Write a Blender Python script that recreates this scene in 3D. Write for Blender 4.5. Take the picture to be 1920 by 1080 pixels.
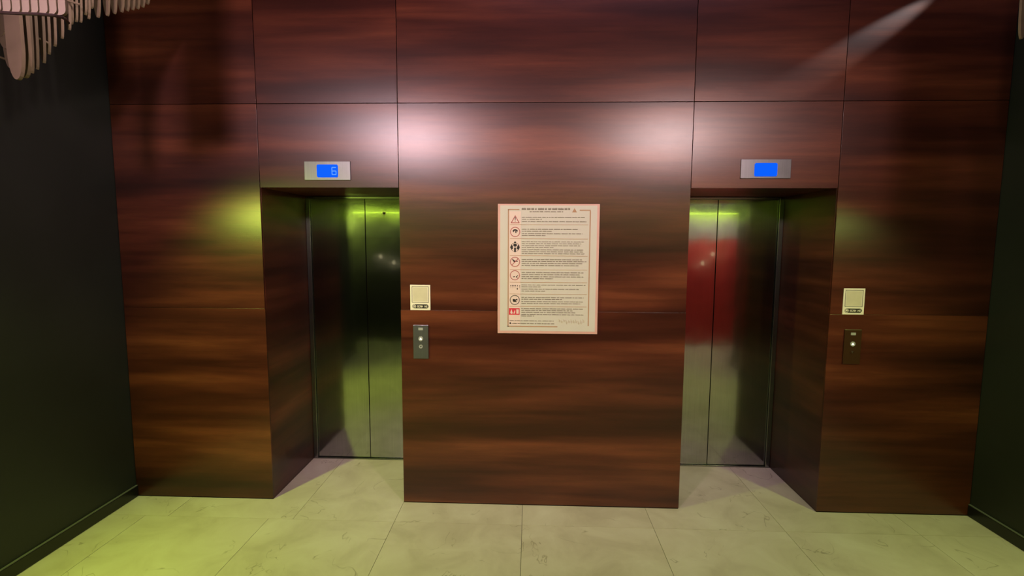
import bpy, bmesh, math, random
from mathutils import Vector, Matrix
R = random.Random(7)
for o in list(bpy.data.objects): bpy.data.objects.remove(o)
scene = bpy.context.scene
COL = scene.collection

# ------------------------------------------------------------------ camera
cam = bpy.data.cameras.new('camera'); cam.sensor_width = 36; cam.lens = 36*936.4/1920
cam.clip_start = 0.02
co = bpy.data.objects.new('camera', cam); COL.objects.link(co)
rx = Vector((0.99932222, 0.03647371, 0.00497667)); fw = Vector((-0.03582442, 0.99469294, -0.09644983)).normalized()
rx = (rx - fw*rx.dot(fw)).normalized(); up = rx.cross(fw)
M = Matrix((rx, up, -fw)).transposed().to_4x4(); M.translation = Vector((0, -3.1911, 1.77))
co.matrix_world = M
scene.camera = co

# ------------------------------------------------------------------ world, light, exposure
w = bpy.data.worlds.new('world'); scene.world = w; w.use_nodes = True
w.node_tree.nodes['Background'].inputs[0].default_value = (0.5, 0.38, 0.50, 1)
w.node_tree.nodes['Background'].inputs[1].default_value = 0.042
vs = scene.view_settings
vs.view_transform = 'Standard'; vs.look = 'None'; vs.gamma = 1; vs.use_curve_mapping = False; vs.exposure = 0.0

GREEN = (0.62, 1.0, 0.10)
PINK = (1.0, 0.66, 0.72)
def aim(o, tgt):
    d = Vector(tgt) - o.location
    o.rotation_euler = d.to_track_quat('-Z', 'Y').to_euler()
def spot(name, loc, tgt, col, energy, size, blend=0.5, rad=0.05):
    l = bpy.data.lights.new(name, 'SPOT'); l.energy = energy; l.color = col
    l.spot_size = math.radians(size); l.spot_blend = blend; l.shadow_soft_size = rad
    o = bpy.data.objects.new(name, l); COL.objects.link(o); o.location = loc; aim(o, tgt)
    return o
def area(name, loc, tgt, col, energy, sx, sy):
    l = bpy.data.lights.new(name, 'AREA'); l.energy = energy; l.color = col
    l.shape = 'RECTANGLE'; l.size = sx; l.size_y = sy
    o = bpy.data.objects.new(name, l); COL.objects.link(o); o.location = loc; aim(o, tgt)
    return o
# green wash lamps on the two side walls (their fixtures are built further down)
spot('green_light', (-2.56, -1.6, 2.00), (-0.8, -0.7, 0.3), (0.74, 1.0, 0.12), 148, 125, 0.8, 0.07)
spot('green_light', (2.72, -1.35, 1.97), (1.3, -0.7, 0.0), (0.78, 1.0, 0.22), 56, 125, 0.8, 0.07)
# pinkish ceiling spots
spot('pink_light', (-1.55, -3.5, 3.08), (-0.80, 0, 2.1), (1.0, 0.68, 0.74), 360, 78, 1.0, 0.16)
spot('pink_light', (1.75, -3.5, 3.08), (0.55, 0, 2.05), (1.0, 0.70, 0.68), 280, 72, 1.0, 0.15)
# unseen warm spot, added to brighten the left hand chandelier's slats
spot('warm_fill', (-1.15, -1.1, 3.6), (-2.1, -0.8, 3.0), (1.0, 0.78, 0.64), 42, 80, 0.7, 0.06)
# unseen warm spot added for the right chandelier, and purple ambient fill without a fixture
spot('warm_fill', (1.3, -1.9, 3.5), (2.2, -1.0, 2.8), (1.0, 0.78, 0.64), 28, 60, 0.8, 0.06)
area('ceiling_fill', (0.9, -1.5, 4.5), (0.9, -1.2, 0), (0.85, 0.62, 0.95), 22, 3.0, 1.6)
# unseen narrow spot, added to draw the pale streak on the upper right wall
spot('streak_spot', (2.82, -0.10, 3.50), (1.66, 0.03, 2.74), (0.80, 0.95, 1.0), 260, 10.5, 1.0, 0.01)

# ------------------------------------------------------------------ materials
def new_mat(name):
    m = bpy.data.materials.new(name); m.use_nodes = True
    nt = m.node_tree; return m, nt, nt.nodes['Principled BSDF']
def plain(name, col, rough=0.5, metal=0.0, emit=None, es=0.0, vary=0.06):
    m, nt, b = new_mat(name)
    b.inputs['Roughness'].default_value = rough; b.inputs['Metallic'].default_value = metal
    tc = nt.nodes.new('ShaderNodeTexCoord'); n = nt.nodes.new('ShaderNodeTexNoise'); n.inputs['Scale'].default_value = 14
    nt.links.new(tc.outputs['Object'], n.inputs['Vector'])
    r = nt.nodes.new('ShaderNodeValToRGB')
    r.color_ramp.elements[0].color = tuple(c*(1-vary*2) for c in col)+(1,); r.color_ramp.elements[1].color = tuple(min(1, c*(1+vary)) for c in col)+(1,)
    nt.links.new(n.outputs['Fac'], r.inputs['Fac']); nt.links.new(r.outputs['Color'], b.inputs['Base Color'])
    if emit:
        b.inputs['Emission Color'].default_value = emit+(1,); b.inputs['Emission Strength'].default_value = es
    return m
def noise(nt, vec, scale, detail=3, rough=0.5, dist=0.0):
    n = nt.nodes.new('ShaderNodeTexNoise'); n.inputs['Scale'].default_value = scale; n.inputs['Detail'].default_value = detail
    n.inputs['Roughness'].default_value = rough; n.inputs['Distortion'].default_value = dist
    nt.links.new(vec, n.inputs['Vector']); return n.outputs['Fac']
def ramp(nt, fac, stops):
    r = nt.nodes.new('ShaderNodeValToRGB'); e = r.color_ramp.elements
    while len(e) < len(stops): e.new(0.5)
    for i, (p, c) in enumerate(stops):
        e[i].position = p; e[i].color = c if len(c) == 4 else tuple(c)+(1,)
    nt.links.new(fac, r.inputs['Fac']); return r.outputs['Color']
def mix(nt, a, b, fac, mode='MIX'):
    m = nt.nodes.new('ShaderNodeMix'); m.data_type = 'RGBA'; m.blend_type = mode
    for s, v in ((m.inputs[6], a), (m.inputs[7], b), (m.inputs[0], fac)):
        if isinstance(v, (int, float)): s.default_value = v
        elif isinstance(v, tuple): s.default_value = v
        else: nt.links.new(v, s)
    return m.outputs[2]
def vmul(nt, vec, k, add=None):
    m = nt.nodes.new('ShaderNodeVectorMath'); m.operation = 'MULTIPLY'; nt.links.new(vec, m.inputs[0]); m.inputs[1].default_value = k
    if add is None: return m.outputs[0]
    a = nt.nodes.new('ShaderNodeVectorMath'); a.operation = 'ADD'; nt.links.new(m.outputs[0], a.inputs[0]); nt.links.new(add, a.inputs[1])
    return a.outputs[0]
def wood_laminate():
    m, nt, b = new_mat('mahogany_laminate')
    tc = nt.nodes.new('ShaderNodeTexCoord'); v = tc.outputs['Object']
    oi = nt.nodes.new('ShaderNodeObjectInfo')
    off = nt.nodes.new('ShaderNodeVectorMath'); off.operation = 'SCALE'; off.inputs[0].default_value = (7, 3, 19)
    nt.links.new(oi.outputs['Random'], off.inputs['Scale'])
    o = off.outputs[0]
    bands = noise(nt, vmul(nt, v, (0.24, 0.24, 2.3), o), 2.0, 3, 0.5, 0.2)
    c = ramp(nt, bands, [(0.28, (0.022, 0.0050, 0.0036)), (0.44, (0.049, 0.0112, 0.0066)), (0.56, (0.088, 0.0215, 0.0108)), (0.72, (0.17, 0.047, 0.021))])
    streak = noise(nt, vmul(nt, v, (0.5, 0.5, 10.0), o), 3.0, 5, 0.6, 0.15)
    s = ramp(nt, streak, [(0.30, (0.68, 0.64, 0.62)), (0.50, (1, 1, 1)), (0.72, (1.25, 1.2, 1.15))])
    c = mix(nt, c, s, 0.75, 'MULTIPLY')
    fine = noise(nt, vmul(nt, v, (6, 6, 190), o), 3.0, 3, 0.6)
    f = ramp(nt, fine, [(0.35, (0.80, 0.80, 0.80)), (0.65, (1.12, 1.12, 1.12))])
    c = mix(nt, c, f, 0.6, 'MULTIPLY')
    nt.links.new(c, b.inputs['Base Color'])
    b.inputs['Roughness'].default_value = 0.29
    b.inputs['IOR'].default_value = 1.52
    b.inputs['Anisotropic'].default_value = 0.6
    t = nt.nodes.new('ShaderNodeTangent'); t.direction_type = 'RADIAL'; t.axis = 'Z'
    nt.links.new(t.outputs[0], b.inputs['Tangent'])
    bp = nt.nodes.new('ShaderNodeBump'); bp.inputs['Strength'].default_value = 0.06; bp.inputs['Distance'].default_value = 0.002
    nt.links.new(fine, bp.inputs['Height']); nt.links.new(bp.outputs[0], b.inputs['Normal'])
    return m
def marble():
    m, nt, b = new_mat('beige_marble')
    tc = nt.nodes.new('ShaderNodeTexCoord'); v = tc.outputs['Object']
    oi = nt.nodes.new('ShaderNodeObjectInfo')
    off = nt.nodes.new('ShaderNodeVectorMath'); off.operation = 'SCALE'; off.inputs[0].default_value = (13, 5, 3)
    nt.links.new(oi.outputs['Random'], off.inputs['Scale']); vv = vmul(nt, v, (1, 1, 1), off.outputs[0])
    cloud = noise(nt, vv, 3.2, 5, 0.6, 0.6)
    c = ramp(nt, cloud, [(0.30, (0.60, 0.52, 0.42)), (0.50, (0.70, 0.62, 0.51)), (0.72, (0.78, 0.71, 0.60))])
    n2 = noise(nt, vv, 3.4, 3, 0.5, 0.9)
    a = nt.nodes.new('ShaderNodeMath'); a.operation = 'SUBTRACT'; nt.links.new(n2, a.inputs[0]); a.inputs[1].default_value = 0.5
    ab = nt.nodes.new('ShaderNodeMath'); ab.operation = 'ABSOLUTE'; nt.links.new(a.outputs[0], ab.inputs[0])
    mk = noise(nt, vv, 4.2, 3, 0.55)
    vein = ramp(nt, ab.outputs[0], [(0.0, (0.42, 0.38, 0.32)), (0.0035, (0.80, 0.78, 0.74)), (0.009, (1, 1, 1))])
    mkr = ramp(nt, mk, [(0.53, (0, 0, 0)), (0.60, (1, 1, 1))])
    c2 = mix(nt, c, vein, 0.8, 'MULTIPLY')
    c = mix(nt, c, c2, mkr)
    nt.links.new(c, b.inputs['Base Color']); b.inputs['Roughness'].default_value = 0.42
    return m
def steel(name='brushed_steel', col=(0.34, 0.35, 0.34), rough=0.125, aniso=0.4, bump=0.03):
    m, nt, b = new_mat(name)
    tc = nt.nodes.new('ShaderNodeTexCoord'); v = tc.outputs['Object']
    g = noise(nt, vmul(nt, v, (300, 300, 3)), 1.0, 3, 0.6)
    c = ramp(nt, g, [(0.3, tuple(x*0.86 for x in col)), (0.7, col)])
    sm = noise(nt, v, 4.0, 4, 0.6, 0.8)
    c = mix(nt, c, ramp(nt, sm, [(0.35, (0.8, 0.8, 0.8)), (0.6, (1, 1, 1))]), 0.6, 'MULTIPLY')
    nt.links.new(c, b.inputs['Base Color']); b.inputs['Metallic'].default_value = 1
    b.inputs['Coat Weight'].default_value = 1.0 if name == 'brushed_steel' else 0.0; b.inputs['Coat Roughness'].default_value = 0.04; b.inputs['Coat IOR'].default_value = 1.6
    b.inputs['Roughness'].default_value = rough; b.inputs['Anisotropic'].default_value = aniso
    t = nt.nodes.new('ShaderNodeTangent'); t.direction_type = 'RADIAL'; t.axis = 'Z'; nt.links.new(t.outputs[0], b.inputs['Tangent'])
    wv = noise(nt, vmul(nt, v, (1.2, 1.2, 1.0)), 2.2, 2, 0.5)
    bp = nt.nodes.new('ShaderNodeBump'); bp.inputs['Strength'].default_value = bump; bp.inputs['Distance'].default_value = 0.1
    nt.links.new(wv, bp.inputs['Height']); nt.links.new(bp.outputs[0], b.inputs['Normal'])
    return m
def black_paint():
    m, nt, b = new_mat('black_paint')
    tc = nt.nodes.new('ShaderNodeTexCoord'); v = tc.outputs['Object']
    n = noise(nt, v, 1.6, 4, 0.6)
    c = ramp(nt, n, [(0.3, (0.013, 0.015, 0.014)), (0.7, (0.021, 0.023, 0.022))])
    vo = nt.nodes.new('ShaderNodeTexVoronoi'); vo.inputs['Scale'].default_value = 2.3; nt.links.new(v, vo.inputs['Vector'])
    sp = ramp(nt, vo.outputs['Distance'], [(0.0, (1, 1, 1)), (0.012, (1, 1, 1)), (0.02, (0, 0, 0))])
    c = mix(nt, c, (0.16, 0.16, 0.15, 1), sp)
    nt.links.new(c, b.inputs['Base Color']); b.inputs['Roughness'].default_value = 0.55
    return m
WOOD = wood_laminate(); MARBLE = marble(); STEEL = steel(); BLACK = black_paint()
JAMB = steel('jamb_steel', (0.30, 0.31, 0.30), 0.25, 0.3, 0.0)
PLATE = steel('plate_steel', (0.22, 0.225, 0.245), 0.40, 0.0, 0.0)
DARK = plain('dark_gap', (0.006, 0.005, 0.005), 0.8)
GROUT = plain('dark_grout', (0.10, 0.085, 0.06), 0.8)
BASE = plain('black_baseboard', (0.008, 0.009, 0.008), 0.28)
CEIL = plain('dark_ceiling', (0.02, 0.02, 0.02), 0.8)
REDM = plain('red_panel_paint', (0.60, 0.03, 0.03), 0.6)
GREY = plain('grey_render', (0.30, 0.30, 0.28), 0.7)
PINKF = plain('pink_frame', (0.66, 0.38, 0.34), 0.4)
PAPER = plain('cream_paper', (0.58, 0.555, 0.50), 0.5, vary=0.02)
ROSE = plain('rose_paper', (0.72, 0.57, 0.52), 0.5, vary=0.02)
TAN = plain('tan_print', (0.42, 0.24, 0.14), 0.6)
GREYP = plain('grey_print', (0.20, 0.17, 0.13), 0.6)
INK = plain('black_ink', (0.012, 0.008, 0.006), 0.5)
REDP = plain('red_print', (0.62, 0.03, 0.06), 0.5)
MAROON = plain('maroon_print', (0.34, 0.05, 0.05), 0.5)
CREAM = plain('cream_sticker', (0.80, 0.74, 0.62), 0.4, vary=0.02)
STK = plain('sticker_face', (0.62, 0.56, 0.42), 0.4, vary=0.1)
PALE = plain('pale_wood', (0.27, 0.195, 0.14), 0.45, vary=0.2)
RAILM = plain('dark_rail', (0.05, 0.03, 0.03), 0.3)
BLUE = plain('blue_screen', (0.0, 0.01, 0.05), 0.6, emit=(0.0, 0.10, 1.0), es=1.1)
BLUE.node_tree.nodes['Principled BSDF'].inputs['Specular IOR Level'].default_value = 0.05
LITE = plain('pale_digit', (0.01, 0.03, 0.05), 0.3, emit=(0.06, 0.30, 0.9), es=1.0)
BTN = plain('lit_button', (0.8, 0.8, 0.7), 0.3, emit=(1.0, 0.97, 0.85), es=1.1)
DIM = plain('dim_button', (0.35, 0.36, 0.34), 0.35)
DARKG = plain('dark_gloss_plate', (0.040, 0.016, 0.006), 0.30)
LED = plain('green_led', (0.3, 0.5, 0.05), 0.4, emit=(0.68, 1.0, 0.07), es=26.0)
LAMPG = plain('green_lens', (0.3, 0.5, 0.05), 0.4, emit=(0.68, 1.0, 0.10), es=4.0)
LAMPP = plain('pink_lens', (0.6, 0.5, 0.5), 0.4, emit=(1.0, 0.70, 0.78), es=6.0)
WARM = plain('warm_bulb', (0.6, 0.5, 0.3), 0.4, emit=(1.0, 0.85, 0.5), es=3.5)

# ------------------------------------------------------------------ helpers
class MB:
    def __init__(s): s.bm = bmesh.new()
    def box(s, x0, x1, y0, y1, z0, z1, bev=0.0):
        r = bmesh.ops.create_cube(s.bm, size=1)
        vs_ = r['verts']
        for v in vs_:
            v.co = Vector(((x0+x1)/2+v.co.x*(x1-x0), (y0+y1)/2+v.co.y*(y1-y0), (z0+z1)/2+v.co.z*(z1-z0)))
        if bev:
            ed = list({e for v in vs_ for e in v.link_edges})
            bmesh.ops.bevel(s.bm, geom=ed, offset=bev, segments=2, affect='EDGES', profile=0.6)
        return s
    def poly(s, pts, y0, y1):          # polygon in the xz plane, extruded from y0 (front) to y1
        a = [s.bm.verts.new((p[0], y0, p[1])) for p in pts]; b = [s.bm.verts.new((p[0], y1, p[1])) for p in pts]
        n = len(pts); s.bm.faces.new(a); s.bm.faces.new(b[::-1])
        for i in range(n): s.bm.faces.new((a[i], b[i], b[(i+1) % n], a[(i+1) % n]))
        return s
    def ring(s, cx, cz, r0, r1, y0, y1, n=32):
        o = [];
        for i in range(n):
            t = 2*math.pi*i/n; c, q = math.cos(t), math.sin(t)
            o.append([s.bm.verts.new((cx+r*c, y, cz+r*q)) for r, y in ((r0, y0), (r1, y0), (r1, y1), (r0, y1))])
        for i in range(n):
            p, q = o[i], o[(i+1) % n]
            for k in range(4): s.bm.faces.new((p[k], p[(k+1) % 4], q[(k+1) % 4], q[k]))
        return s
    def disc(s, cx, cz, r, y0, y1, n=24):
        return s.poly([(cx+r*math.cos(2*math.pi*i/n), cz+r*math.sin(2*math.pi*i/n)) for i in range(n)], y0, y1)
    def tube(s, pts, r, n=8):
        rings = []
        pts = [Vector(p) for p in pts]
        for i, p in enumerate(pts):
            d = (pts[min(i+1, len(pts)-1)] - pts[max(i-1, 0)]).normalized()
            a = d.orthogonal().normalized() if i == 0 else (pa - d*pa.dot(d)).normalized()
            pa = a; b = d.cross(a)
            rings.append([s.bm.verts.new(p + (a*math.cos(2*math.pi*k/n) + b*math.sin(2*math.pi*k/n))*r) for k in range(n)])
        for i in range(len(rings)-1):
            for k in range(n): s.bm.faces.new((rings[i][k], rings[i][(k+1) % n], rings[i+1][(k+1) % n], rings[i+1][k]))
        s.bm.faces.new(rings[0][::-1]); s.bm.faces.new(rings[-1]); return s
    def build(s, name, mat, parent=None, kind=None, label=None):
        bmesh.ops.recalc_face_normals(s.bm, faces=s.bm.faces)
        me = bpy.data.meshes.new(name); s.bm.to_mesh(me); s.bm.free()
        me.materials.append(mat)
        o = bpy.data.objects.new(name, me); COL.objects.link(o)
        if parent: o.parent = parent
        if kind: o['kind'] = kind
        if label: o['label'] = label
        return o
def thing(name, loc, label, cat, group=None):
    o = bpy.data.objects.new(name, None); COL.objects.link(o); o.location = loc; o.empty_display_size = 0.1
    o['label'] = label; o['category'] = cat
    if group: o['group'] = group
    return o

# ------------------------------------------------------------------ dimensions
XL, A0, A1, B0, B1, XR = -2.694, -1.737, -0.838, 0.996, 1.891, 2.862
ZH, ZT, ZM, ZC = 2.095, 2.616, 1.311, 4.6
DP = 0.655; G = 0.0022; TH = 0.014
YB = -3.95; XO0, XO1 = -4.6, 4.7

# ------------------------------------------------------------------ back wall (lift wall): dark core plus panels
core = MB()
f = TH
for x0, x1 in ((XL-.3, A0-f), (A1+f, B0-f), (B1+f, XR+.3)): core.box(x0, x1, f, 1.2, 0.0, ZC)
for x0, x1 in ((A0-f, A1+f), (B0-f, B1+f)): core.box(x0, x1, f, 1.2, ZH+f, ZC); core.box(x0, x1, DP+.06, 1.2, 0.0, ZH+f)
wall = core.build('wall_back', DARK, kind='structure')
def panel(x0, x1, y0, y1, z0, z1): return MB().box(x0, x1, y0, y1, z0, z1, 0.0004).build('panel', WOOD, wall)
rows = [(0.004, ZM), (ZM, ZT), (ZT, 3.96), (3.96, ZC-.002)]
for x0, x1 in ((XL+.001, A0), (A1, B0), (B1, XR-.001)):
    for z0, z1 in rows:
        g0 = 0 if (x0 in (A1, B1) and z1 < ZH) else G; g1 = 0 if (x1 in (A0, B0) and z1 < ZH) else G
        panel(x0+g0, x1-g1, 0, TH-.001, z0+(G*.9 if z0 != ZM else .0008), z1-(G*.9 if z1 != ZM else .0008))
for x0, x1 in ((A0, A1), (B0, B1)):
    panel(x0+G, x1-G, 0, TH-.001, ZH, ZT-G)
    for z0, z1 in rows[2:]: panel(x0+G, x1-G, 0, TH-.001, z0+G, z1-G)
    panel(x0, x1, TH, DP-.001, ZH+.001, ZH+TH-.001)               # soffit of the recess
    panel(x0-TH+.001, x0-.0002, TH, DP, 0.004, ZH)                 # the two cheeks
    panel(x1+.0002, x1+TH-.001, TH, DP, 0.004, ZH)

# ------------------------------------------------------------------ lift doors
for k, (x0, x1) in enumerate(((A0, A1), (B0, B1))):
    d = MB().box(x0+.001, x1-.001, DP+.040, DP+.058, 0.0, ZH-.002).build('door_%d' % (k+1), DARK, kind='structure')
    MB().box(x0+.001, x0+.034, DP-.012, DP+.039, 0.001, ZH-.002, .002).build('jamb', JAMB, d)
    MB().box(x1-.034, x1-.001, DP-.012, DP+.039, 0.001, ZH-.002, .002).build('jamb', JAMB, d)
    MB().box(x0+.035, x1-.035, DP-.004, DP+.039, ZH-.018, ZH-.002, .001).build('header', JAMB, d)
    MB().box(x0+.035, x1-.035, DP-.014, DP+.039, 0.001, 0.007, .001).build('sill', JAMB, d)
    xm = (x0+x1)/2 + (.010 if k == 0 else -.034)
    MB().box(x0+.036, xm-.0025, DP+.004, DP+.034, .010, ZH-.019, .0015).build('door_leaf', STEEL, d)
    l2 = MB().box(xm+.0025, x1-.036, DP+.004, DP+.034, .010, ZH-.019, .0015).build('door_leaf', STEEL, d)
    if k == 0:
        kh = MB().ring(-1.128, 1.966, .0085, .0145, DP+.001, DP+.005, 24).build('release_hole_ring', CREAM, l2, label='bright ring around the release hole')
        MB().disc(-1.128, 1.966, .0083, DP+.002, DP+.005).build('release_hole', DARK, l2)

# ------------------------------------------------------------------ floor
fl = MB().box(XO0-.3, XO1+.3, YB-.3, 1.2, -.12, -.004).build('floor', GROUT, kind='structure')
def tile(x0, x1, y0, y1):
    g = .0012; MB().box(x0+g, x1-g, y0+g, y1-g, -.0039, 0, .0008).build('tile', MARBLE, fl)
front = [-4.6, -4.05, -3.25, -2.45, -1.645, -.84, -.037, .776, 1.576, 2.38, 3.18, 3.98, 4.7]
back = [-2.30, -1.49, -.84, -.037, .776, 1.576, 2.38]
def alc(x0, x1, y0, y1):                                            # clip the row behind the wall face to the recesses
    for a, b in ((A0, A1), (B0, B1)):
        p, q = max(x0, a), min(x1, b)
        if q-p > .01: tile(p, q, y0, y1)
bk = [XL] + back + [XR]
for a, b in zip(bk[:-1], bk[1:]):
    # one tile in front of the wall, its continuation into the recess is cut round the corner: an L or strip
    cuts = [(max(a, p), min(b, q)) for p, q in ((A0, A1), (B0, B1)) if min(b, q)-max(a, p) > .01]
    m = MB(); g = .0012
    m.box(a+g, b-g, -.235+g, (0 if cuts else 0)-0.0, -.0039, 0)
    for p, q in cuts:
        m.box(p+(g if p == a else 0), q-(g if q == b else 0), 0, DP-.015, -.0039, 0)
    m.build('tile', MARBLE, fl)
y = -.235
for r in range(5):
    y1 = y; y0 = y-.805
    for a, b in zip(front[:-1], front[1:]):
        if y1 > -2.4 and (a < XL-.9 or b > XR+.9): continue
        tile(max(a, XO0), min(b, XO1), max(y0, YB), y1)
    y = y0

# ------------------------------------------------------------------ side walls, back of the lobby, ceiling
MB().box(XL-.2, XL, -3.05, TH, 0, ZC).build('wall_left', BLACK, kind='structure')
MB().box(XR, XR+.2, -2.55, TH, 0, ZC).build('wall_right', BLACK, kind='structure')
MB().box(XO0-.2, XO0, YB, -2.0, 0, ZC).build('wall_far_left', BLACK, kind='structure')
MB().box(XO1, XO1+.2, YB, -2.0, 0, ZC).build('wall_far_right', BLACK, kind='structure')
wf = MB().box(XO0-.2, XO1+.2, YB-.2, YB, 0, ZC).build('wall_front', BLACK, kind='structure')
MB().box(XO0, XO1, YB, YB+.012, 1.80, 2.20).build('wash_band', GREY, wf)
MB().box(XO0, XO1, YB, YB+.10, 2.22, 2.30, .004).build('light_shelf', BASE, wf)
MB().box(XO0, XO1, YB+.02, YB+.05, 2.208, 2.216).build('led_strip', LED, wf, label='glowing yellow green strip')
rp = MB().box(2.25, 4.2, YB+.001, YB+.05, 0.02, 1.78, .004).build('red_board', REDM, None)
rp['label'] = 'large red board on the wall facing the lifts'; rp['category'] = 'board'
MB().box(XO0-.2, XO1+.2, YB-.2, 1.2, ZC, ZC+.1).build('ceiling', CEIL, kind='structure')
def baseboard(name, x0, x1, y0, y1):
    m = MB(); m.box(x0, x1, y0, y1, 0.001, .075, .003)
    return m.build(name, BASE, kind='structure')
bl = baseboard('baseboard_left', XL+.0005, XL+.014, -3.05, -.001)
br = baseboard('baseboard_right', XR-.014, XR-.0005, -2.55, -.001)
HILITE = plain('grey_highlight', (0.16, 0.17, 0.15), 0.4)  # paler grey that paints the highlight along the baseboard tops
MB().box(XL+.0005, XL+.012, -3.05, -.001, .0752, .080).build('highlight_line', HILITE, bl, label='thin grey strip painted as a highlight line')
MB().box(XR-.012, XR-.0005, -2.55, -.001, .0752, .080).build('highlight_line', HILITE, br, label='thin grey strip painted as a highlight line')

# ------------------------------------------------------------------ floor indicators above the recesses
def indicator(cx, cz, wd, ht, sx0, sx1, sz0, sz1, label, digit):
    t = thing('floor_indicator', (cx, 0, cz), label, 'display', 'floor indicators above the lift doors')
    MB().box(-wd/2, wd/2, -.009, -.0005, -ht/2, ht/2, .0015).build('plate', PLATE, t)
    sc = MB()
    x0, x1, z0, z1 = sx0-cx, sx1-cx, sz0-cz, sz1-cz; r = .010; pts = []
    for ax, az, st in ((x1-r, z1-r, 0), (x0+r, z1-r, 90), (x0+r, z0+r, 180), (x1-r, z0+r, 270)):
        for q in range(5):
            a = math.radians(st+q*22.5); pts.append((ax+r*math.cos(a), az+r*math.sin(a)))
    s_ = sc.poly(pts, -.0125, -.0088).build('screen', BLUE, t)
    if digit:
        m = MB(); dx, dz, w_, h_, k = -1.247-cx, 2.197-cz, .013, .022, .0026
        y0, y1 = -.0135, -.0126
        for zz in (-h_, 0, h_): m.box(dx-w_, dx+w_, y0, y1, dz+zz-k, dz+zz+k)
        m.box(dx-w_-k, dx-w_+k, y0-.0003, y1, dz-h_, dz+h_); m.box(dx+w_-k, dx+w_+k, y0-.0003, y1, dz-h_, dz)
        m.build('digit', LITE, s_, label='pale seven-segment 6')
indicator(-1.292, 2.1995, .296, .117, -1.358, -1.223, 2.158, 2.238, 'left metal floor indicator with a blue screen showing 6, above left lift', True)
indicator(1.4445, 2.211, .303, .116, 1.375, 1.512, 2.165, 2.246, 'right metal floor indicator with a blank blue screen, above right lift', False)

# ------------------------------------------------------------------ call panels
def arrow(m, cx, cz, s, upw, y0, y1):
    q = 1 if upw else -1
    return m.poly([(cx-s, cz-q*s*.8), (cx+s, cz-q*s*.8), (cx, cz+q*s)], y0, y1)
def call(cx, z0, z1, wd, label, lit, plate):
    t = thing('call_panel', (cx, 0, (z0+z1)/2), label, 'button panel', 'lift call panels')
    h = (z1-z0)/2; MB().box(-wd/2, wd/2, -.009, -.0005, -h, h, .0018).build('plate', plate, t)
    zc = (z0+z1)/2
    MB().box(-.015, .015, -.0105, -.0088, 1.189-zc-.008, 1.189-zc+.008, .0005).build('indicator_window', DIM, t)
    b = MB().ring(0, 1.125-zc, .013, .0155, -.0125, -.0088).disc(0, 1.125-zc, .0128, -.011, -.0088).build('button', DIM, t)
    arrow(MB(), 0, 1.125-zc, .0078, True, -.0135, -.0109).build('arrow', BTN, b, label='white lit up arrow')
    b = MB().ring(0, 1.073-zc, .011, .0125, -.0115, -.0088).disc(0, 1.073-zc, .0108, -.0105, -.0088).build('button', DIM if lit else DARKG, t)
    arrow(MB(), 0, 1.073-zc, .006, False, -.0125, -.0104).build('arrow', PLATE, b, label='grey down arrow')
call(-.7075, .992, 1.214, .099, 'brushed metal call panel beside the left lift', True, PLATE)
call(2.040, .995, 1.216, .105, 'dark glossy call panel beside the right lift, blending into the wood', False, DARKG)

# ------------------------------------------------------------------ scan stickers (code left blank)
def glyphs(m, txt, x0, zc, h, adv, y0, y1):
    # strokes on a 4 x 6 grid for the few capitals needed
    F = {'S': [(0,6,4,6),(0,3,4,3),(0,0,4,0),(0,3,0,6),(4,0,4,3)], 'C': [(0,6,4,6),(0,0,4,0),(0,0,0,6)], 'A': [(0,0,0,6),(4,0,4,6),(0,6,4,6),(0,3,4,3)],
         'N': [(0,0,0,6),(4,0,4,6),(0,6,4,0)], 'M': [(0,0,0,6),(4,0,4,6),(0,6,2,3),(2,3,4,6)], 'E': [(0,0,0,6),(0,6,4,6),(0,3,3,3),(0,0,4,0)]}
    u = h/6; k = h*.13; x = x0
    for ch in txt:
        if ch != ' ':
            for a, b, c, d in F[ch]:
                p = Vector((x+a*u, zc-h/2+b*u)); q = Vector((x+c*u, zc-h/2+d*u)); e = (q-p).normalized(); n = Vector((-e.y, e.x))*k; e = e*k
                m.poly([tuple(p-e-n), tuple(q+e-n), tuple(q+e+n), tuple(p-e+n)], y0, y1)
        x += adv
    return m
def sticker(cx, cz, label):
    t = thing('scan_sticker', (cx, 0, cz), label, 'sticker', 'scan stickers beside the lifts')
    W, Hh = .0655, .0825
    MB().box(-W, W, -.004, -.0004, -Hh, Hh, .001).build('backing', CREAM, t)
    # black line frame
    m = MB(); a, k = .053, .0028; z0, z1 = -.032, .071
    for x in (-a, a): m.box(x-k/2, x+k/2, -.0046, -.004, z0, z1)
    for z in (z0, z1): m.box(-a-k/2, a+k/2, -.0046, -.004, z-k/2, z+k/2)
    m.build('line_frame', INK, t)
    MB().box(-a+.006, a-.006, -.0045, -.004, z0+.006, z1-.006).build('blank_square', STK, t)
    zc = -.058; r = .0135; pts = []
    for sx, st in ((1, -90), (-1, 90)):
        for q in range(9):
            an = math.radians(st+q*22.5); pts.append((sx*(.053-r)+r*math.cos(an), zc+r*math.sin(an)))
    p = MB().poly(pts, -.0046, -.004).build('pill', INK, t)
    MB().ring(-.0395, zc, .0085, .0112, -.0054, -.0046, 20).build('circle_mark', CREAM, p)
    MB().poly([(-.0455, zc+.003), (-.0395, zc+.006), (-.0335, zc+.001), (-.0395, zc-.004), (-.044, zc-.001)], -.0054, -.0046).build('phone_mark', CREAM, p)
    glyphs(MB(), 'SCAN ME', -.021, zc, .0105, .0098, -.0054, -.0046).build('lettering', CREAM, p)
sticker(-.7085, 1.394, 'cream scan sticker above the metal call panel beside left lift')
sticker(2.032, 1.394, 'cream scan sticker on the wood right of the right lift')

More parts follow.
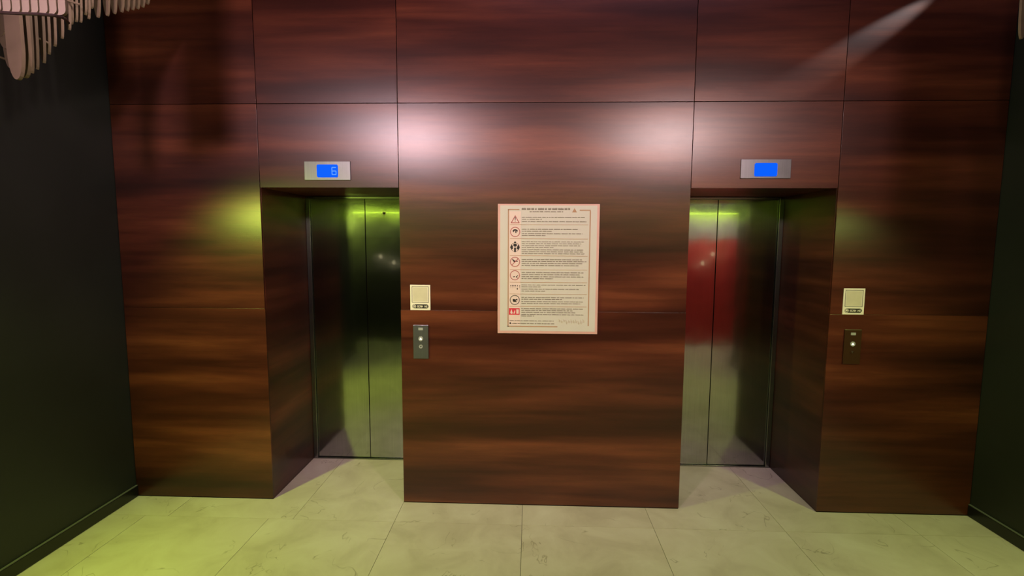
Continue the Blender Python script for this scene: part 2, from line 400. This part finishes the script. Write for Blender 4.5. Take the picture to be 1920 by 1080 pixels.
# ------------------------------------------------------------------ rules poster; u,v are millimetre-like units, 1 unit = S m
S = .00341
PX, PZ = .1135, 1.5815
post = thing('rules_poster', (PX, 0, PZ), 'cream rules poster with red pictograms and a pink frame, on the centre wall', 'poster')
def U(u): return (u-1028)*S
def V(v): return (504.5-v)*S
HWd, HHt = .320, .413
MB().box(-HWd, HWd, -.016, -.0005, -HHt, HHt, .002).build('frame', PINKF, post)
MB().box(-HWd+.016, HWd-.016, -.0172, -.016, -HHt+.017, HHt-.010).build('sheet', PAPER, post)
Y0, Y1 = -.0180, -.0172
# u,v in px of the photograph used only as drawing units of the flat print
def bar(m, u0, v0, u1, v1, y0=Y0, y1=Y1): m.box(U(u0), U(u1), y0, y1, V(v1), V(v0))
m = MB(); bar(m, 953, 394, 955, 613); bar(m, 1103.5, 396, 1105.5, 610); bar(m, 953, 393, 974, 395); bar(m, 1085, 394, 1105, 396); bar(m, 953, 611, 1047, 613)
m.build('border_line', TAN, post, label='thin tan border line')
m = MB(); bar(m, 955.5, 397, 977, 610); m.build('icon_column', ROSE, post, label='pale rose column behind the pictograms')
m = MB()
sep = [421.5, 447.5, 479, 505, 528.5, 550.5, 574]
for v in sep: bar(m, 957, v-.35, 1101, v+.35, Y0-.0006, Y1-.0006)
m.build('divider_lines', TAN, post)
RR = random.Random(3)
def words(m, u0, u1, v, h=1.5, solid=.9):
    u = u0
    while u < u1-1:
        wlen = min(RR.uniform(3, 13), u1-u)
        e = u+wlen; x = u
        while x < e-.4:                      # narrow upright strokes: too small in the photo to read
            cw = RR.uniform(.55, .95); hh = h*RR.choice((.8, 1, 1, 1.25))
            bar(m, x, v-hh/2, min(x+cw*.78, e), v+h/2); x += cw
        u = e+RR.uniform(.9, 1.6)
lines = [(979, 1096, 408.3), (979, 1016, 411.8), (979, 1098, 416),
 (979, 1082, 430), (979, 1034, 433.7), (979, 1091, 438), (979, 1023, 441.5),
 (979, 1094, 453), (979, 1089, 456.7), (979, 1087, 460.2), (979, 1039, 463.6), (979, 1094, 468), (979, 1092, 471.5), (979, 1095, 475),
 (979, 1091, 486), (979, 1099, 489.5), (979, 1094, 493.2), (979, 1086, 497),
 (979, 1095, 510.3), (979, 1087, 514), (979, 1095, 518), (979, 1038, 521.6),
 (979, 1098, 533.5), (979, 1016, 537), (979, 1086, 541.3), (979, 1024, 545),
 (979, 1095, 557), (979, 1055, 560.4), (979, 1095, 564.8), (979, 1091, 568.3),
 (979, 1094, 578.2), (979, 1075, 581.6), (979, 1080, 585.2), (979, 1098, 589.2), (979, 1003, 592.2),
 (957, 1040, 601.3), (962, 1041, 606.5)]
m = MB()
for a, b, v in lines: words(m, a, b, v, 1.35)
m.build('small_print', GREYP, post, kind='stuff')
m = MB(); words(m, 978.5, 1006, 393, 3.2); words(m, 1008.5, 1025, 393, 3.2); words(m, 1027, 1033, 393, 3.2); words(m, 1034.5, 1069, 393, 3.2)
words(m, 993, 1055, 398, 1.7)
m.build('heading', GREYP, post, kind='stuff')
m = MB(); m.poly([(U(1071), V(399)), (U(1080), V(399)), (U(1075.5), V(391))], Y0, Y1); m.build('heading_emblem', TAN, post)
# pictograms
CU = 966.5
def icon(name, mat, fn, parent=post, label=None):
    m = MB(); fn(m); return m.build(name, mat, parent, label=label)
def tri_ring(m, cu, cv, a, b):
    P = [(U(cu), V(cv-a)), (U(cu+a*1.02), V(cv+a*.78)), (U(cu-a*1.02), V(cv+a*.78))]
    Q = [(U(cu), V(cv-a+b*2)), (U(cu+(a-b*1.7)*1.02), V(cv+a*.78-b)), (U(cu-(a-b*1.7)*1.02), V(cv+a*.78-b))]
    for i in range(3): j = (i+1) % 3; m.poly([P[i], P[j], Q[j], Q[i]], Y0-.0006, Y1-.0001)
t = icon('warning_pictogram', MAROON, lambda m: tri_ring(m, CU, 412.5, 8.2, 1.3), label='red warning triangle')
icon('exclamation_mark', INK, lambda m: (m.poly([(U(CU-.9), V(408.3)), (U(CU+.9), V(408.3)), (U(CU+.4), V(414)), (U(CU-.4), V(414))], Y0-.0006, Y1), bar(m, CU-.6, 415, CU+.6, 416.2, Y0-.0006)), t)
def prohibited(cv, mat, glyph_fn, label, slash=True, cu=CU):
    o = icon('prohibition_pictogram', mat, lambda m: m.ring(U(cu), V(cv), 8.0*S, 9.2*S, Y0-.0006, Y1-.0001, 40), label=label)
    icon('symbol', INK, glyph_fn, o)
    if slash:
        icon('slash', mat, lambda m: m.poly([(U(cu-6.3), V(cv+5.5)), (U(cu-5.5), V(cv+6.3)), (U(cu+6.3), V(cv-5.5)), (U(cu+5.5), V(cv-6.3))], Y0-.0012, Y0-.0007), o)
    return o
def P(m, cv, pts, cu=CU): m.poly([(U(cu+a), V(cv+b)) for a, b in pts], Y0-.0006, Y1-.0001)
prohibited(435, MAROON, lambda m: (P(m, 435, [(-5, -2), (-2.5, -4.8), (2, -5), (5, -2.5), (4.2, 0), (1, -2.2), (-1.5, -2), (-3, 1)]), P(m, 435, [(0, -2), (2.4, -1), (2, 2.5), (.6, 2)])), 'red prohibition circle with a dark tool-like symbol', False)
o = icon('people_pictogram', INK, lambda m: (m.ring(U(CU), V(463.3), 7.6*S, 8.3*S, Y0-.0004, Y1-.0001, 40), m.disc(U(CU), V(454.3), 1.9*S, Y0-.0006, Y1-.0001),
     P(m, 463.3, [(-2.8, -6.2), (2.8, -6.2), (3.6, -3), (1.2, -1), (-1.2, -1), (-3.4, -3)]),
     P(m, 463.3, [(-9.4, 0), (-6.5, -4.5), (-4, -2.5), (-4, 3), (-6.2, 4.2), (-8.6, 1.5)]), P(m, 463.3, [(9, 0), (6.2, -5), (4, -1.5), (3, 3), (6, 4.6), (8.2, 1.5)]),
     P(m, 463.3, [(-1.8, .6), (1.8, .6), (1.7, 8.6), (0, 9.4), (-1.7, 8.6)])), label='black figures around a ring')
prohibited(490.5, MAROON, lambda m: P(m, 490.5, [(-6, -5.2), (-3.2, -4.6), (-.5, -2.4), (5.3, -1.6), (5.2, -.4), (1.2, -.4), (-1.6, .8), (-3.4, -1.6)]), 'red prohibition circle with a black diagonal shape')
prohibited(515.5, MAROON, lambda m: (P(m, 515.5, [(-3.6, 2.4), (0, 1.8), (.2, 3.2), (-3.4, 3.6)]), P(m, 515.5, [(1.5, 2.8), (5.6, -.4), (6.2, .4), (3.4, 3.2), (5.6, 5.4), (4.8, 6)])), 'red prohibition circle with thin symbols', False)
def shoes(m):
    for k, (a, r) in enumerate(((959, 1.0), (962.9, 1.35), (967, 1.25), (971.3, .9), (975.6, .7))): m.disc(U(a), V(535), r*S, Y0-.0006, Y1-.0001, 10); m.box(U(a-.25), U(a+.25), Y0, Y1-.0001, V(540), V(535.5))
    m.disc(U(971.3), V(541), 1.25*S, Y0-.0006, Y1-.0001, 10)
icon('small_figures_pictogram', INK, shoes, label='row of tiny black marks')
prohibited(562, INK, lambda m: P(m, 562, [(-4, -1.6), (-1.2, -2), (1, -.8), (4, -2.4), (5.6, .2), (1.6, 1), (4.6, 4), (-3, 3.4), (-3.8, 1)]), 'dark prohibition circle with a black shape', False)
t = icon('red_emblem', REDP, lambda m: bar(m, 955.6, 577.6, 975.8, 590, Y0-.0002), label='red rectangle with pale pictograms')
icon('flame_mark', ROSE, lambda m: (P(m, 584, [(-8.6, 2.5), (-7, -2), (-5.4, -4.4), (-4.8, 0), (-3.4, 3), (-6, 4.6)]), P(m, 584, [(-2.6, 3.4), (-.6, -1), (.6, -3.4), (1, .6), (-.6, 4.4)]), m.box(U(969.5), U(974), Y0-.0006, Y1-.0001, V(588), V(579.5))), t)
icon('bullet', INK, lambda m: m.disc(U(958.3), V(606), 1.7*S, Y0-.0006, Y1, 14))
def swirl(m):
    for k in range(11):
        u = 1049+k*4.5; v0 = 599+RR.uniform(-2, 2); h = RR.uniform(4, 9)
        m.poly([(U(u), V(v0)), (U(u+.8), V(v0)), (U(u+2.4), V(v0+h)), (U(u+1.7), V(v0+h))], Y0, Y1)
        m.ring(U(u+2), V(v0+h*.5+1), 1.3*S, 1.8*S, Y0, Y1, 12)
icon('faint_drawing', plain('faint_print', (0.50, 0.42, 0.30), 0.6), swirl, label='faint tan line drawing')

# ------------------------------------------------------------------ wooden slat chandeliers
def slat_mesh(name, wd, ln, th=.011, taper=.16):
    pts = []; n = 7
    for i in range(n+1):                     # rounded, tapering lower end
        a = math.pi/2*i/n; pts.append((wd/2*math.sin(a)**.9 if i else 0.0015, taper*(1-math.cos(a))))
    out = [(x, z) for x, z in pts] + [(wd/2, ln)]
    poly = out + [(-x, z) for x, z in out[::-1]]
    m = MB(); m.poly(poly, -th/2, th/2)
    bmesh.ops.recalc_face_normals(m.bm, faces=m.bm.faces)
    me = bpy.data.meshes.new(name); m.bm.to_mesh(me); m.bm.free(); me.materials.append(PALE); return me
NARROW = slat_mesh('slat_narrow', .040, .80, .009, .26); WIDE = slat_mesh('slat_wide', .062, .95, .012, .10)
MID = slat_mesh('slat_mid', .046, .70, .011, .10); SQ = slat_mesh('slat_square', .040, .60, .012, .012)
# tips in metres: x, y, z, turn in degrees, mesh
TIPS = [(-2.195, -1.056, 2.44, -6.2, 'W'),
 (-2.198, -1.023, 2.458, -6.6, 'W'),
 (-2.202, -0.986, 2.49, -19.0, 'N'),
 (-2.203, -0.96, 2.515, -19.4, 'N'),
 (-2.203, -0.925, 2.554, -19.8, 'N'),
 (-2.202, -0.899, 2.601, -20.2, 'N'),
 (-2.201, -0.868, 2.647, -20.5, 'N'),
 (-2.198, -0.831, 2.696, -21.0, 'N'),
 (-2.195, -0.792, 2.75, -21.5, 'N'),
 (-2.192, -0.781, 2.781, -21.7, 'N'),
 (-2.19, -0.757, 2.801, -22.0, 'N'),
 (-2.189, -0.734, 2.808, -22.3, 'N'),
 (-2.184, -0.709, 2.853, -22.7, 'N'),
 (-2.184, -0.692, 2.842, -22.8, 'N'),
 (-2.178, -0.677, 2.897, -23.1, 'N'),
 (-2.178, -0.642, 2.869, -9.5, 'N'),
 (-2.169, -0.594, 2.897, -10.1, 'N'),
 (-2.161, -0.557, 2.923, -10.6, 'N'),
 (-2.152, -0.52, 2.947, -11.1, 'N'),
 (-2.145, -0.49, 2.966, -11.6, 'N'),
 (-2.137, -0.463, 2.983, -11.9, 'N'),
 (-2.129, -0.437, 2.999, -12.3, 'N'),
 (-2.12, -0.411, 3.019, -12.7, 'N'),
 (-2.112, -0.385, 3.047, -13.0, 'N'),
 (-2.474, -0.812, 2.57, -15.9, 'W'),
 (-2.45, -0.812, 2.609, -10.2, 'W'),
 (-2.488, -0.812, 2.658, -3.7, 'W'),
 (-2.409, -0.812, 2.637, -16.6, 'W'),
 (-2.385, -0.812, 2.676, -14.9, 'M'),
 (-2.362, -0.812, 2.701, -15.2, 'M'),
 (-2.334, -0.812, 2.729, -15.6, 'M'),
 (-2.508, -0.812, 2.712, -9.5, 'W'),
 (-1.95, -1.361, 2.578, 18.8, 'S'),
 (-1.929, -1.346, 2.583, 18.3, 'S'),
 (-1.907, -1.332, 2.587, 17.7, 'S'),
 (-1.887, -1.317, 2.592, 17.2, 'S'),
 (-1.868, -1.302, 2.597, 16.7, 'S'),
 (-1.845, -1.288, 2.602, 16.1, 'S'),
 (-1.824, -1.273, 2.607, 15.6, 'S'),
 (-1.802, -1.258, 2.612, 15.0, 'S')]
def chandelier(flip, shift, label, keep=None):
    t = thing('slat_chandelier', shift, label, 'chandelier', 'hanging wooden slat chandeliers')
    q = -1 if flip else 1
    for i, (x, y, z, rot, kind) in enumerate(TIPS):
        o = bpy.data.objects.new('slat', {'N': NARROW, 'W': WIDE, 'M': MID, 'S': SQ}[kind]); COL.objects.link(o); o.parent = t
        o.location = (q*x, y, z); o.rotation_euler = (0, 0, q*math.radians(rot))
        o.scale = (1.22, 1.22, max(.2, (3.70-z)/{'N': .80, 'W': .95, 'M': .70, 'S': .60}[kind]))
    m = MB(); m.tube([(q*x, y, z) for x, y, z in RAIL], .006); m.build('rail', RAILM, t, label='dark curved rail under the upper slats')
    for a, b in BARS:
        m = MB(); m.tube([(q*a[0], a[1], a[2]), (q*b[0], b[1], b[2])], .005); m.build('crossbar', PALE, t)
    cxs = [p[0] for p in TIPS]; cys = [p[1] for p in TIPS]; cx = q*sum(cxs)/len(cxs); cy = sum(cys)/len(cys)
    m = MB()
    for k in range(48): pass
    m.box(min(q*c for c in cxs)-.04, max(q*c for c in cxs)+.04, min(cys)-.04, max(cys)+.04, 3.70, 3.73, .004); m.build('top_plate', PALE, t)
    for dx, dy in ((-.2, -.2), (.2, .2), (-.2, .2), (.2, -.2)): MB().tube([(cx+dx*.6, cy+dy*.6, 3.73), (cx+dx*.6, cy+dy*.6, ZC-shift[2])], .003, 6).build('cable', RAILM, t)
    return t
RAIL = [(-1.956, -1.373, 2.578), (-1.896, -1.373, 2.574), (-1.85, -1.361, 2.576), (-1.813, -1.337, 2.584), (-1.787, -1.3, 2.595), (-1.789, -1.263, 2.604), (-1.82, -1.215, 2.618), (-1.878, -1.141, 2.635)]
BARS = [((-2.208, -0.934, 2.657), (-2.19, -0.91, 2.646)), ((-2.186, -0.812, 2.877), (-2.137, -0.788, 2.866)), ((-2.605, -0.751, 2.648), (-2.539, -0.727, 2.624))]
chandelier(False, (0, 0, 0), 'pale wooden slat chandelier at upper left, hanging before the black wall')
chandelier(True, (0.250, -0.20, -0.30), 'pale wooden slat chandelier at the right edge, only its tip in view')

# ------------------------------------------------------------------ lamp fixtures
for x, z, lb in ((-2.50, 1.46, 'warm bulb on the black wall facing the left lift, upper of its pair'), (-2.28, 1.36, 'warm bulb on the black wall facing the left lift, lower of its pair'), (2.98, 1.53, 'warm bulb before the red board, upper of its pair'), (2.82, 1.38, 'warm bulb before the red board, lower of its pair')):
    t = thing('bulb_lamp', (x, YB+.05, z), lb, 'lamp', 'small bulb lamps on the wall facing the lifts')
    m = MB(); m.tube([(0, .0 if x > 0 else -.049, 0), (0, .09, -.015), (0, .12, 0)], .008); m.build('arm', BASE, t)
    m = MB(); bmesh.ops.create_icosphere(m.bm, subdivisions=2, radius=.028, matrix=Matrix.Translation((0, .13, .02)) @ Matrix.Diagonal((1, 1, 1.3, 1))); m.build('bulb', WARM, t)
area('board_fill', (3.0, YB+.55, 2.5), (2.9, YB, 1.0), (1.0, .8, .65), 26, .8, .15)  # unseen area light added to brighten the red board, no fixture
def wall_lamp(x, y, z, side, label):
    t = thing('wall_lamp', (x, y, z), label, 'lamp', 'green wash lamps on the side walls')
    s = side
    MB().box(min(0, -s*.012), max(0, -s*.012), -.05, .05, -.05, .10, .003).build('wall_plate', BASE, t)
    MB().box(min(-s*.012, -s*.10), max(-s*.012, -s*.10), -.045, .045, .05, .10, .004).build('housing', BASE, t)
    MB().box(min(-s*.02, -s*.09), max(-s*.02, -s*.09), -.035, .035, .044, .0495, .001).build('lens', LAMPG, t)
wall_lamp(XL, -1.6, 2.02, -1, 'green wash lamp on the left black wall')
wall_lamp(XR, -1.35, 1.99, 1, 'green wash lamp on the right black wall')
for x, lb in ((-1.55, 'ceiling spotlight hanging behind the viewer to the left'), (1.75, 'ceiling spotlight hanging behind the viewer to the right')):
    t = thing('spotlight', (x, -3.67, 3.08), lb, 'lamp', 'ceiling spotlights')
    m = MB(); m.ring(0, 0, .085, .10, -.10, .12, 24); m.build('housing', BASE, t)
    MB().disc(0, 0, .084, .06, .08).build('lens', LAMPP, t)
    MB().tube([(0, 0, .10), (0, 0, ZC-3.08)], .01).build('stem', BASE, t)
